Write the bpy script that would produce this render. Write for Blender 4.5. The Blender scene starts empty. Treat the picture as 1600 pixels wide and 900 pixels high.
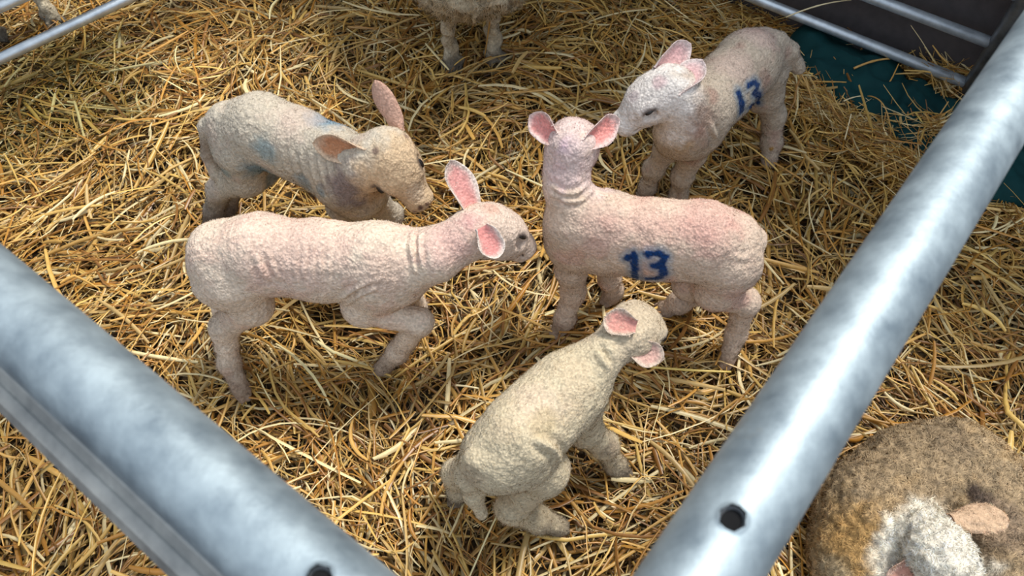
import bpy, math, numpy as np
from mathutils import Vector
from mathutils.bvhtree import BVHTree
rng = np.random.default_rng(7)
SC = bpy.context.scene
COL = SC.collection

# ------------------------------------------------------------------ camera
H = 1.35; PITCH = math.radians(55.0); F = 1200.0
FW = np.array([0, math.cos(PITCH), -math.sin(PITCH)])
UP = np.array([0, math.sin(PITCH), math.cos(PITCH)])
RT = np.array([1.0, 0, 0]); CAM = np.array([0, 0, H])
def ray(px, py):
    return FW * F + RT * (px - 800) + UP * (450 - py)
def W(px, py, z):
    """point of the place that stands at height z and is seen at that pixel"""
    r = ray(px, py); t = (z - H) / r[2]
    return CAM + r * t
cam_d = bpy.data.cameras.new('camera'); cam = bpy.data.objects.new('camera', cam_d); COL.objects.link(cam)
cam.location = (0, 0, H); cam.rotation_euler = (math.pi / 2 - PITCH, 0, 0)
cam_d.sensor_width = 36; cam_d.lens = 27; cam_d.clip_start = 0.02
cam_d.dof.use_dof = True; cam_d.dof.focus_distance = 1.28; cam_d.dof.aperture_fstop = 13
SC.camera = cam

# ------------------------------------------------------------------ noise
def _hash(i, j, k, seed):
    n = (i * 73856093) ^ (j * 19349663) ^ (k * 83492791) ^ (seed * 2654435761 & 0x7fffffff)
    n = n & 0x7fffffff
    n = (n ^ (n >> 13)) * 1274126177 & 0x7fffffff
    n = (n ^ (n >> 16)) * 668265263 & 0x7fffffff
    return (n & 0xffff) / 32767.5 - 1.0
def noise(p, scale, seed=0):
    q = np.asarray(p) * scale + 1000.0
    i = np.floor(q).astype(np.int64); f = q - i; f = f * f * (3 - 2 * f)
    r = 0
    for a in (0, 1):
        for b in (0, 1):
            for c in (0, 1):
                w = (f[:, 0] if a else 1 - f[:, 0]) * (f[:, 1] if b else 1 - f[:, 1]) * (f[:, 2] if c else 1 - f[:, 2])
                r = r + w * _hash(i[:, 0] + a, i[:, 1] + b, i[:, 2] + c, seed)
    return r
def fbm(p, scale, seed=0, o=3):
    return sum(noise(p, scale * 2 ** k, seed + k) / 2 ** k for k in range(o))
def sstep(a, b, x):
    t = np.clip((x - a) / (b - a), 0, 1); return t * t * (3 - 2 * t)
def nrm(v):
    v = np.asarray(v, float); return v / (np.linalg.norm(v) + 1e-12)

# ------------------------------------------------------------------ materials
def mat(name):
    m = bpy.data.materials.new(name); m.use_nodes = True
    nt = m.node_tree; return m, nt, nt.nodes, nt.links, nt.nodes['Principled BSDF']
def coat_material(name, bump_scale=260, bump=0.35, rough=0.85, sheen=0.15, dist=0.002, sss=0.0):
    m, nt, N, L, B = mat(name)
    at = N.new('ShaderNodeAttribute'); at.attribute_name = 'col'
    tc = N.new('ShaderNodeTexCoord')
    vo = N.new('ShaderNodeTexVoronoi'); vo.inputs['Scale'].default_value = bump_scale; vo.feature = 'SMOOTH_F1'
    no = N.new('ShaderNodeTexNoise'); no.inputs['Scale'].default_value = bump_scale * 0.6; no.inputs['Detail'].default_value = 3
    no2 = N.new('ShaderNodeTexNoise'); no2.inputs['Scale'].default_value = 60; no2.inputs['Detail'].default_value = 4
    L.new(tc.outputs['Object'], vo.inputs['Vector']); L.new(tc.outputs['Object'], no.inputs['Vector']); L.new(tc.outputs['Object'], no2.inputs['Vector'])
    ad = N.new('ShaderNodeMath'); ad.operation = 'SUBTRACT'; L.new(no.outputs['Fac'], ad.inputs[0]); L.new(vo.outputs['Distance'], ad.inputs[1])
    bp = N.new('ShaderNodeBump'); bp.inputs['Strength'].default_value = bump; bp.inputs['Distance'].default_value = dist
    L.new(ad.outputs[0], bp.inputs['Height']); L.new(bp.outputs['Normal'], B.inputs['Normal'])
    mr = N.new('ShaderNodeMapRange'); mr.inputs['From Min'].default_value = -.3; mr.inputs['From Max'].default_value = .45; mr.inputs['To Min'].default_value = 0.72; mr.inputs['To Max'].default_value = 1.15
    L.new(ad.outputs[0], mr.inputs['Value'])
    mu = N.new('ShaderNodeVectorMath'); mu.operation = 'SCALE'; L.new(at.outputs['Color'], mu.inputs[0]); L.new(mr.outputs[0], mu.inputs['Scale'])
    L.new(mu.outputs[0], B.inputs['Base Color'])
    B.inputs['Roughness'].default_value = rough; B.inputs['Sheen Weight'].default_value = sheen
    B.inputs['Specular IOR Level'].default_value = 0.25
    if sss:
        B.inputs['Subsurface Weight'].default_value = sss; B.inputs['Subsurface Radius'].default_value = (0.01, 0.004, 0.002)
    return m
M_coat = coat_material('short_curly_wool', 240, 0.8, dist=0.0022)
M_fleece = coat_material('long_fleece', 150, 0.8, dist=0.005)
def plain_attr(name, rough, spec=0.3, sheen=0.0, trans=0.0):
    m, nt, N, L, B = mat(name)
    at = N.new('ShaderNodeAttribute'); at.attribute_name = 'col'
    L.new(at.outputs['Color'], B.inputs['Base Color'])
    B.inputs['Roughness'].default_value = rough; B.inputs['Specular IOR Level'].default_value = spec
    B.inputs['Sheen Weight'].default_value = sheen
    return m
M_fibre = plain_attr('wool_fibre', 0.9, 0.15)
m, nt, N, L, B = mat('eye'); B.inputs['Base Color'].default_value = (0.012, 0.008, 0.006, 1); B.inputs['Roughness'].default_value = 0.12
M_eye = m
# straw
M_straw, nt, N, L, B = mat('straw')
at = N.new('ShaderNodeAttribute'); at.attribute_name = 'col'
tc = N.new('ShaderNodeTexCoord'); no = N.new('ShaderNodeTexNoise'); no.inputs['Scale'].default_value = 90; no.inputs['Detail'].default_value = 3
L.new(tc.outputs['Object'], no.inputs['Vector'])
mr = N.new('ShaderNodeMapRange'); mr.inputs['To Min'].default_value = 0.72; mr.inputs['To Max'].default_value = 1.22; L.new(no.outputs['Fac'], mr.inputs['Value'])
mu = N.new('ShaderNodeVectorMath'); mu.operation = 'SCALE'; L.new(at.outputs['Color'], mu.inputs[0]); L.new(mr.outputs[0], mu.inputs['Scale'])
L.new(mu.outputs[0], B.inputs['Base Color']); B.inputs['Roughness'].default_value = 0.38; B.inputs['Specular IOR Level'].default_value = 0.6
# galvanised steel
def galv(name, base=(0.62, 0.68, 0.74), dark=(0.30, 0.36, 0.42), rough=0.34, metal=0.85):
    m, nt, N, L, B = mat(name)
    tc = N.new('ShaderNodeTexCoord')
    n1 = N.new('ShaderNodeTexNoise'); n1.inputs['Scale'].default_value = 38; n1.inputs['Detail'].default_value = 5; n1.inputs['Roughness'].default_value = 0.6
    n2 = N.new('ShaderNodeTexNoise'); n2.inputs['Scale'].default_value = 180; n2.inputs['Detail'].default_value = 3
    n3 = N.new('ShaderNodeTexNoise'); n3.inputs['Scale'].default_value = 11; n3.inputs['Detail'].default_value = 6; n3.inputs['Roughness'].default_value = 0.65
    for n in (n1, n2, n3): L.new(tc.outputs['Object'], n.inputs['Vector'])
    r1 = N.new('ShaderNodeValToRGB'); r1.color_ramp.elements[0].position = 0.3; r1.color_ramp.elements[1].position = 0.66
    r1.color_ramp.elements[0].color = (*dark, 1); r1.color_ramp.elements[1].color = (*base, 1)
    L.new(n1.outputs['Fac'], r1.inputs['Fac'])
    r3 = N.new('ShaderNodeValToRGB'); r3.color_ramp.elements[0].position = 0.64; r3.color_ramp.elements[1].position = 0.74
    r3.color_ramp.elements[0].color = (0, 0, 0, 1); r3.color_ramp.elements[1].color = (0.55, 0.55, 0.55, 1)
    L.new(n3.outputs['Fac'], r3.inputs['Fac'])
    mx = N.new('ShaderNodeMixRGB'); L.new(r3.outputs['Color'], mx.inputs['Fac']); L.new(r1.outputs['Color'], mx.inputs['Color1']); mx.inputs['Color2'].default_value = (0.30, 0.26, 0.19, 1)
    L.new(mx.outputs[0], B.inputs['Base Color'])
    rr = N.new('ShaderNodeMapRange'); rr.inputs['To Min'].default_value = rough - 0.1; rr.inputs['To Max'].default_value = rough + 0.2
    L.new(n1.outputs['Fac'], rr.inputs['Value']); L.new(rr.outputs[0], B.inputs['Roughness'])
    B.inputs['Metallic'].default_value = metal
    ad = N.new('ShaderNodeMath'); ad.operation = 'ADD'; L.new(n1.outputs['Fac'], ad.inputs[0]); L.new(n2.outputs['Fac'], ad.inputs[1])
    bp = N.new('ShaderNodeBump'); bp.inputs['Strength'].default_value = 0.35; bp.inputs['Distance'].default_value = 0.0006
    L.new(ad.outputs[0], bp.inputs['Height']); L.new(bp.outputs['Normal'], B.inputs['Normal'])
    return m
M_galv = galv('galvanised_steel', (0.52, 0.62, 0.68), (0.26, 0.33, 0.39), 0.50, 0.62)
M_rail = galv('thin_galvanised_tube', (0.78, 0.85, 0.92), (0.55, 0.61, 0.68), 0.36, 0.75)
M_galv_dull = galv('weathered_galvanised_steel', (0.58, 0.58, 0.55), (0.30, 0.31, 0.31), 0.45, 0.55)
M_galv_dark = galv('dark_weathered_steel', (0.34, 0.36, 0.39), (0.16, 0.17, 0.19), 0.42, 0.8)  # dark weathered grey of the end posts
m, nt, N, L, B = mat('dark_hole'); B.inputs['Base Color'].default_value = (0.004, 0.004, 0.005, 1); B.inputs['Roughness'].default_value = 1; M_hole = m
m, nt, N, L, B = mat('zinc_burr'); B.inputs['Base Color'].default_value = (0.75, 0.8, 0.86, 1); B.inputs['Roughness'].default_value = 0.3; B.inputs['Metallic'].default_value = 0.8; M_burr = m
# muck and dung under the straw
M_soil, nt, N, L, B = mat('trodden_bedding')
tc = N.new('ShaderNodeTexCoord'); no = N.new('ShaderNodeTexNoise'); no.inputs['Scale'].default_value = 14; no.inputs['Detail'].default_value = 8
L.new(tc.outputs['Object'], no.inputs['Vector']); rp = N.new('ShaderNodeValToRGB')
rp.color_ramp.elements[0].color = (0.03, 0.018, 0.008, 1); rp.color_ramp.elements[1].color = (0.09, 0.055, 0.022, 1)
L.new(no.outputs['Fac'], rp.inputs['Fac']); L.new(rp.outputs[0], B.inputs['Base Color']); B.inputs['Roughness'].default_value = 0.9
bp = N.new('ShaderNodeBump'); bp.inputs['Distance'].default_value = 0.01; L.new(no.outputs['Fac'], bp.inputs['Height']); L.new(bp.outputs[0], B.inputs['Normal'])
# dark board wall
M_board, nt, N, L, B = mat('dark_board')
tc = N.new('ShaderNodeTexCoord'); no = N.new('ShaderNodeTexNoise'); no.inputs['Scale'].default_value = 40; no.inputs['Detail'].default_value = 8
L.new(tc.outputs['Object'], no.inputs['Vector']); rp = N.new('ShaderNodeValToRGB')
rp.color_ramp.elements[0].color = (0.045, 0.039, 0.042, 1); rp.color_ramp.elements[1].color = (0.10, 0.086, 0.088, 1)
L.new(no.outputs['Fac'], rp.inputs['Fac']); L.new(rp.outputs[0], B.inputs['Base Color']); B.inputs['Roughness'].default_value = 0.7
# green sack
M_sack, nt, N, L, B = mat('dark_green_canvas')
tc = N.new('ShaderNodeTexCoord'); no = N.new('ShaderNodeTexNoise'); no.inputs['Scale'].default_value = 18; no.inputs['Detail'].default_value = 8
L.new(tc.outputs['Object'], no.inputs['Vector']); rp = N.new('ShaderNodeValToRGB')
rp.color_ramp.elements[0].color = (0.002, 0.020, 0.024, 1); rp.color_ramp.elements[1].color = (0.006, 0.060, 0.062, 1)
L.new(no.outputs['Fac'], rp.inputs['Fac']); L.new(rp.outputs[0], B.inputs['Base Color']); B.inputs['Roughness'].default_value = 0.8; B.inputs['Specular IOR Level'].default_value = .2
wv = N.new('ShaderNodeTexNoise'); wv.inputs['Scale'].default_value = 300; L.new(tc.outputs['Object'], wv.inputs['Vector'])
bp = N.new('ShaderNodeBump'); bp.inputs['Distance'].default_value = 0.001; bp.inputs['Strength'].default_value = 0.4; L.new(wv.outputs['Fac'], bp.inputs['Height']); L.new(bp.outputs[0], B.inputs['Normal'])

# ------------------------------------------------------------------ mesh helpers
def mesh_obj(name, V, Fq, mats, parent=None, col=None, smooth=True, mi=None, loc=None):
    """V (n,3); Fq list/array of faces (all same arity) or (loops, starts, totals)"""
    V = np.asarray(V, np.float64)
    if loc is not None: V = V - np.asarray(loc)
    me = bpy.data.meshes.new(name)
    if isinstance(Fq, tuple): loops, totals = Fq
    else:
        Fq = np.asarray(Fq, np.int32); loops = Fq.ravel(); totals = np.full(len(Fq), Fq.shape[1], np.int32)
    starts = np.concatenate([[0], np.cumsum(totals)[:-1]]).astype(np.int32)
    me.vertices.add(len(V)); me.vertices.foreach_set('co', V.astype(np.float32).ravel())
    me.loops.add(len(loops)); me.loops.foreach_set('vertex_index', loops.astype(np.int32))
    me.polygons.add(len(totals)); me.polygons.foreach_set('loop_start', starts)
    if mi is not None: me.polygons.foreach_set('material_index', np.asarray(mi, np.int32))
    me.update(calc_edges=True)
    me.polygons.foreach_set('use_smooth', np.full(len(totals), smooth, bool))
    if not isinstance(mats, (list, tuple)): mats = [mats]
    for m in mats: me.materials.append(m)
    if col is not None:
        a = me.attributes.new('col', 'FLOAT_COLOR', 'POINT')
        c = np.ones((len(V), 4), np.float32); c[:, :3] = col; a.data.foreach_set('color', c.ravel())
    o = bpy.data.objects.new(name, me); COL.objects.link(o)
    if loc is not None: o.location = tuple(loc)
    if parent is not None:
        o.parent = parent
        if loc is not None: o.location = tuple(np.asarray(loc) - np.array(parent.location))
        else: o.location = tuple(-np.array(parent.location))
    return o
def tag(o, label=None, cat=None, group=None, kind=None):
    if label: o['label'] = label
    if cat: o['category'] = cat
    if group: o['group'] = group
    if kind: o['kind'] = kind
    return o
def empty(name, loc):
    o = bpy.data.objects.new(name, None); COL.objects.link(o); o.location = tuple(loc); o.empty_display_size = 0.05; return o
def frame_of(d, upv=(0, 0, 1)):
    t = nrm(d); s = np.cross(t, upv)
    if np.linalg.norm(s) < 1e-3: s = np.cross(t, (1, 0, 0))
    s = nrm(s); u = np.cross(s, t); return t, s, u
def tube_mesh(path, radii, n=24, cap=True):
    path = np.asarray(path, float); radii = np.broadcast_to(radii, (len(path),)).astype(float)
    V = []; a = np.linspace(0, 2 * np.pi, n, endpoint=False)
    for i, p in enumerate(path):
        d = path[min(i + 1, len(path) - 1)] - path[max(i - 1, 0)]
        t, s, u = frame_of(d)
        V.append(p + radii[i] * (np.cos(a)[:, None] * s + np.sin(a)[:, None] * u))
    V = np.concatenate(V); loops = []; tot = []
    for i in range(len(path) - 1):
        for j in range(n):
            k = (j + 1) % n
            loops += [i * n + j, i * n + k, (i + 1) * n + k, (i + 1) * n + j]; tot.append(4)
    if cap:
        loops += list(range(n))[::-1]; tot.append(n); b = (len(path) - 1) * n
        loops += list(range(b, b + n)); tot.append(n)
    return V, np.array(loops), np.array(tot)
def join(parts):
    V = []; lo = []; to = []; o = 0
    for v, l, t in parts:
        V.append(v); lo.append(np.asarray(l) + o); to.append(t); o += len(v)
    return np.concatenate(V), np.concatenate(lo), np.concatenate(to)

# ------------------------------------------------------------------ implicit surfaces
def surface_nets(D, org, h):
    ins = D < 0
    c = [ins[a:ins.shape[0] - 1 + a, b:ins.shape[1] - 1 + b, d:ins.shape[2] - 1 + d] for a in (0, 1) for b in (0, 1) for d in (0, 1)]
    cnt = sum(x.astype(np.int8) for x in c); act = (cnt > 0) & (cnt < 8)
    idx = np.full(act.shape, -1, np.int64); I = np.argwhere(act); idx[act] = np.arange(len(I))
    acc = np.zeros((len(I), 3)); num = np.zeros(len(I))
    corners = [(a, b, d) for a in (0, 1) for b in (0, 1) for d in (0, 1)]
    for A in corners:
        for ax in range(3):
            if A[ax]: continue
            Bc = list(A); Bc[ax] = 1
            da = D[I[:, 0] + A[0], I[:, 1] + A[1], I[:, 2] + A[2]]; db = D[I[:, 0] + Bc[0], I[:, 1] + Bc[1], I[:, 2] + Bc[2]]
            m = (da < 0) != (db < 0); t = np.where(m, da / np.where(m, da - db, 1), 0)
            p = np.tile(np.array(A, float), (len(I), 1)); p[:, ax] += t
            acc[m] += p[m]; num[m] += 1
    V = (I + acc / num[:, None]) * h + org
    quads = []
    for ax in range(3):
        s0 = [slice(None)] * 3; s1 = [slice(None)] * 3; s0[ax] = slice(0, -1); s1[ax] = slice(1, None)
        a = ins[tuple(s0)]; b = ins[tuple(s1)]
        E = np.argwhere(a != b)
        o1, o2 = (ax + 1) % 3, (ax + 2) % 3
        ok = (E[:, o1] > 0) & (E[:, o2] > 0) & (E[:, o1] < D.shape[o1] - 1) & (E[:, o2] < D.shape[o2] - 1); E = E[ok]
        inside = a[E[:, 0], E[:, 1], E[:, 2]]
        def g(d1, d2):
            q = E.copy(); q[:, o1] -= d1; q[:, o2] -= d2; return idx[q[:, 0], q[:, 1], q[:, 2]]
        Q = np.stack([g(1, 1), g(0, 1), g(0, 0), g(1, 0)], 1)
        Q[~inside] = Q[~inside][:, ::-1]; quads.append(Q)
    return V, np.concatenate(quads)

class Field:
    def __init__(s): s.pr = []
    def cone(s, a, b, ra, rb, k=0.012, sx=None, op=1):
        """tapered capsule; ra/rb scalars or (half width, half height) in the segment's own frame"""
        s.pr.append(('c', np.asarray(a, float), np.asarray(b, float), np.atleast_1d(ra).astype(float), np.atleast_1d(rb).astype(float), k, op)); return s
    def ell(s, c, fr, r, k=0.012, op=1):
        s.pr.append(('e', np.asarray(c, float), np.asarray(fr, float), np.asarray(r, float), k, op)); return s
    def bounds(s):
        lo = np.full(3, 1e9); hi = -lo
        for p in s.pr:
            if p[-1] < 0: continue
            if p[0] == 'c':
                R = max(p[3].max(), p[4].max()); lo = np.minimum(lo, np.minimum(p[1], p[2]) - R); hi = np.maximum(hi, np.maximum(p[1], p[2]) + R)
            else: lo = np.minimum(lo, p[1] - p[3].max()); hi = np.maximum(hi, p[1] + p[3].max())
        return lo - 0.02, hi + 0.02
    def mesh(s, h):
        lo, hi = s.bounds(); n = np.ceil((hi - lo) / h).astype(int) + 1
        D = np.full(n, 0.5, np.float32)
        for p in s.pr:
            k, op = p[-2], p[-1]
            if p[0] == 'c':
                R = max(p[3].max(), p[4].max()) + k + 3 * h; l = np.minimum(p[1], p[2]) - R; u = np.maximum(p[1], p[2]) + R
            else: R = p[3].max() + k + 3 * h; l = p[1] - R; u = p[1] + R
            i0 = np.clip(np.floor((l - lo) / h).astype(int), 0, n - 1); i1 = np.clip(np.ceil((u - lo) / h).astype(int) + 1, 1, n)
            X = (lo[0] + h * np.arange(i0[0], i1[0]))[:, None, None]; Y = (lo[1] + h * np.arange(i0[1], i1[1]))[None, :, None]; Z = (lo[2] + h * np.arange(i0[2], i1[2]))[None, None, :]
            if p[0] == 'c':
                a, b = p[1], p[2]; d = b - a; ll = np.linalg.norm(d) + 1e-9; t_, s_, u_ = frame_of(d)
                x, y, z = X - a[0], Y - a[1], Z - a[2]
                tt = x * t_[0] + y * t_[1] + z * t_[2]; tc = np.clip(tt / ll, 0, 1); ex = tt - tc * ll
                if len(p[3]) == 1 and len(p[4]) == 1:
                    r = p[3][0] + (p[4][0] - p[3][0]) * tc
                    d2 = x * x + y * y + z * z - tt * tt + ex * ex
                    dd = np.sqrt(np.maximum(d2, 0)) - r
                else:
                    qs = x * s_[0] + y * s_[1] + z * s_[2]; qu = x * u_[0] + y * u_[1] + z * u_[2]
                    w = p[3][0] + (p[4][0] - p[3][0]) * tc; hh = p[3][-1] + (p[4][-1] - p[3][-1]) * tc; m = np.minimum(w, hh)
                    q = np.sqrt((qs / w) ** 2 + (qu / hh) ** 2 + (ex / m) ** 2)
                    g = np.sqrt((qs / w ** 2) ** 2 + (qu / hh ** 2) ** 2 + (ex / m ** 2) ** 2) + 1e-6
                    dd = q * (q - 1) / g
            else:
                x, y, z = X - p[1][0], Y - p[1][1], Z - p[1][2]; fr = p[2]; r = p[3]
                qa = [(x * fr[i][0] + y * fr[i][1] + z * fr[i][2]) for i in range(3)]
                q = np.sqrt(sum((qa[i] / r[i]) ** 2 for i in range(3))); g = np.sqrt(sum((qa[i] / r[i] ** 2) ** 2 for i in range(3))) + 1e-6
                dd = q * (q - 1) / g
            sl = tuple(slice(i0[i], i1[i]) for i in range(3)); A = D[sl]
            if op > 0:
                hh = np.maximum(k - np.abs(A - dd), 0) / k; D[sl] = np.minimum(A, dd) - hh * hh * k / 4
            else:
                hh = np.maximum(k - np.abs(A + dd), 0) / k; D[sl] = np.maximum(A, -dd) + hh * hh * k / 4
        return surface_nets(D, lo, h)

def leaf_ear(base, tip, facing, width, cup=1.1, curl=0.0, thick=0.0028, nu=22, nv=13, tipfold=0.0):
    """sheep's ear: cupped leaf with an inner and an outer skin. returns V, quads, inner mask, edge mask"""
    base = base - nrm(tip - base) * .010; ax = tip - base; Ln = np.linalg.norm(ax); ax = ax / Ln
    f = nrm(facing - ax * np.dot(facing, ax)); s = np.cross(ax, f)
    U = np.linspace(0, 1, nu); Vv = np.linspace(-1, 1, nv)
    out = []; 
    for lay in (0, 1):
        G = np.zeros((nu, nv, 3))
        for i, u in enumerate(U):
            w = width * 0.5 * (0.40 + 0.60 * math.sin(math.pi * min(1, max(u - .06, 0) * .95 + .02) ** 1.05) ** 0.75) * (1 if u < .62 else max(0.0, 1 - ((u - .62) / .38) ** 2.6) ** .5 * .97 + .03)
            cu = cup * (1.7 - 1.25 * u)
            bend = curl * u * u * Ln
            for j, v in enumerate(Vv):
                th = v * cu
                R = w / max(math.sin(min(cu, 1.5)), 0.3)
                off = R * math.sin(th); dep = R * (1 - math.cos(th))
                t = thick * (1 - 0.75 * abs(v) ** 4) * (1 - 0.6 * u ** 3)
                rad = -s * math.sin(th) * 0 + f
                nloc = nrm(f * math.cos(th) - s * math.sin(th))
                G[i, j] = base + ax * u * Ln + s * off + f * (dep - R * 0.15) - f * bend + s * (.0012 * math.sin(9 * u + 3 * v)) - (nloc * t if lay else 0)
        out.append(G)
    V = np.concatenate([out[0].reshape(-1, 3), out[1].reshape(-1, 3)]); n1 = nu * nv; Q = []
    for i in range(nu - 1):
        for j in range(nv - 1):
            a = i * nv + j; q = [a, a + nv, a + nv + 1, a + 1]
            Q.append(q); Q.append([n1 + x for x in q[::-1]])
        for j, fl in ((0, 0), (nv - 1, 1)):
            a = i * nv + j; q = [a, n1 + a, n1 + a + nv, a + nv]
            Q.append(q if fl == 0 else q[::-1])
    for j in range(nv - 1):
        a = (nu - 1) * nv + j; Q.append([a, n1 + a, n1 + a + 1, a + 1])
    inner = np.concatenate([np.tile(1 - np.abs(Vv) ** 3, nu) * np.repeat(np.clip(1.25 - U ** 4, 0, 1), nv), np.zeros(n1)])
    return V, np.array(Q), inner
def uv_sphere(c, r, n=14, m=10, sc=(1, 1, 1), fr=np.eye(3)):
    V = []; Q = []
    for i in range(m + 1):
        th = math.pi * i / m
        for j in range(n):
            ph = 2 * math.pi * j / n; q = np.array([math.sin(th) * math.cos(ph) * sc[0], math.sin(th) * math.sin(ph) * sc[1], math.cos(th) * sc[2]]) * r
            V.append(c + q @ fr)
    for i in range(m):
        for j in range(n):
            Q.append([i * n + j, (i + 1) * n + j, (i + 1) * n + (j + 1) % n, i * n + (j + 1) % n])
    return np.array(V), np.array(Q)

def head_field(f, P, Nz, upv, fat=1.0, hs=1.12):
    """skull, muzzle, jaw, cheeks; P poll, Nz nose tip. returns local frame"""
    ax = Nz - P; Ln = np.linalg.norm(ax); x = ax / Ln; u = nrm(upv - x * np.dot(upv, x)); y = np.cross(u, x)
    fr = np.array([x, y, u])
    g = lambda a, b, c: P + Ln * (a * x + b * y + c * u)
    q = Ln * hs
    f.ell(g(.20, 0, .0), fr, q * np.array([.28, .26 * fat, .245]), k=.02)
    f.ell(g(.42, 0, .045), fr, q * np.array([.26, .235 * fat, .19]), k=.02)
    f.cone(g(.50, 0, .0), g(.86, 0, -.05), (q * .205, q * .18), (q * .165, q * .14), k=.02)
    f.cone(g(.28, 0, -.13), g(.84, 0, -.13), q * .16, q * .115, k=.02)
    for sd in (1, -1):
        f.ell(g(.40, .13 * sd * fat, -.07), fr, q * np.array([.20, .125, .16]), k=.015)
        f.ell(g(.44, .165 * sd * fat, .13), fr, q * np.array([.13, .075, .05]), k=.015)
        f.ell(g(.91, .075 * sd, -.045), fr, q * np.array([.085, .085, .08]), k=.01)
        f.ell(g(.49, .26 * sd * fat, .05), fr, q * np.array([.085, .05, .045]), k=.012, op=-1)
        f.ell(g(1.0, .085 * sd, -.03), fr, q * np.array([.05, .02, .028]), k=.004, op=-1)
        f.cone(g(.74, .20 * sd, -.13), g(1.0, .08 * sd, -.125), q * .017, q * .017, k=.006, op=-1)
    f.ell(g(.86, 0, -.17), fr, q * np.array([.10, .10, .065]), k=.01)
    return fr, Ln, g

def fibres(name, V, Q, nrmV, col, lens, dens, count, width, parent, curl=0.8, seed=1, tone=0.1, flow=None, grain=230, gtone=.2):
    """tufts of wool: thin blades rooted in the skin, one mesh"""
    r = np.random.default_rng(seed)
    T = np.concatenate([Q[:, [0, 1, 2]], Q[:, [0, 2, 3]]])
    a, b, c = V[T[:, 0]], V[T[:, 1]], V[T[:, 2]]
    A = np.linalg.norm(np.cross(b - a, c - a), axis=1) * dens[T].mean(1)
    pick = r.choice(len(T), count, p=A / A.sum()); t = T[pick]
    u, v = r.random(count), r.random(count); m = u + v > 1; u[m] = 1 - u[m]; v[m] = 1 - v[m]; w = np.stack([1 - u - v, u, v], 1)
    g = lambda X: (X[t] * w[:, :, None]).sum(1)
    P = g(V); Nn = g(nrmV); Nn /= np.linalg.norm(Nn, axis=1)[:, None] + 1e-9; C = g(col); Ls = (lens[t] * w).sum(1)
    # curls share a lean direction through coherent noise
    sc = 130.0
    D = np.stack([noise(P, sc, 11), noise(P, sc, 12), noise(P, sc, 13)], 1) * 1.4 + r.normal(0, .35, (count, 3))
    if flow is not None: D += flow
    D -= Nn * (D * Nn).sum(1)[:, None]
    D *= curl
    d1 = Nn * .8 + D * .8; d1 /= np.linalg.norm(d1, axis=1)[:, None]
    D2 = np.stack([noise(P, sc, 21), noise(P, sc, 22), noise(P, sc, 23)], 1)
    d2 = Nn * .25 + D * 1.2 + D2 * .8; d2 /= np.linalg.norm(d2, axis=1)[:, None]
    Ls = Ls * r.uniform(.6, 1.25, count) * (.55 + .75 * (noise(P, grain, 77) * .5 + .5))
    side = np.cross(d1, Nn) + r.normal(0, .25, (count, 3)); side -= d1 * (side * d1).sum(1)[:, None]; side /= np.linalg.norm(side, axis=1)[:, None] + 1e-9
    side *= np.sign((np.cross(side, d1) * Nn).sum(1))[:, None]
    wd = width * r.uniform(.6, 1.3, count)[:, None]
    P0 = P - Nn * .0006; P1 = P + d1 * (Ls * .5)[:, None]; P2 = P1 + d2 * (Ls * .5)[:, None]
    VV = np.stack([P0 - side * wd, P0 + side * wd, P1 - side * wd * .8, P1 + side * wd * .8, P2], 1).reshape(-1, 3)
    base = np.arange(count)[:, None] * 5
    q = (base + np.array([0, 1, 3, 2])); tr = (base + np.array([2, 3, 4]))
    loops = np.concatenate([q, tr], 1).ravel(); tot = np.tile([4, 3], count)
    gr = noise(P, grain, 77); C = C * (1 + gtone * gr)[:, None]; lift = (gr * .5 + .5)
    CC = np.repeat(np.clip(C * (1 + r.normal(0, tone, (count, 1))), 0, 1), 5, 0)
    o = mesh_obj(name, VV, (loops, tot), M_fibre, parent, CC, True)
    NN = np.repeat(Nn * .85 + d1 * .22, 5, 0); NN /= np.linalg.norm(NN, axis=1)[:, None]
    o.data.normals_split_custom_set_from_vertices(NN.astype(np.float32))
    return o

def lin(c):
    c = np.asarray(c, float) / 255.0
    return np.where(c < 0.04045, c / 12.92, ((c + 0.055) / 1.055) ** 2.4)

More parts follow.
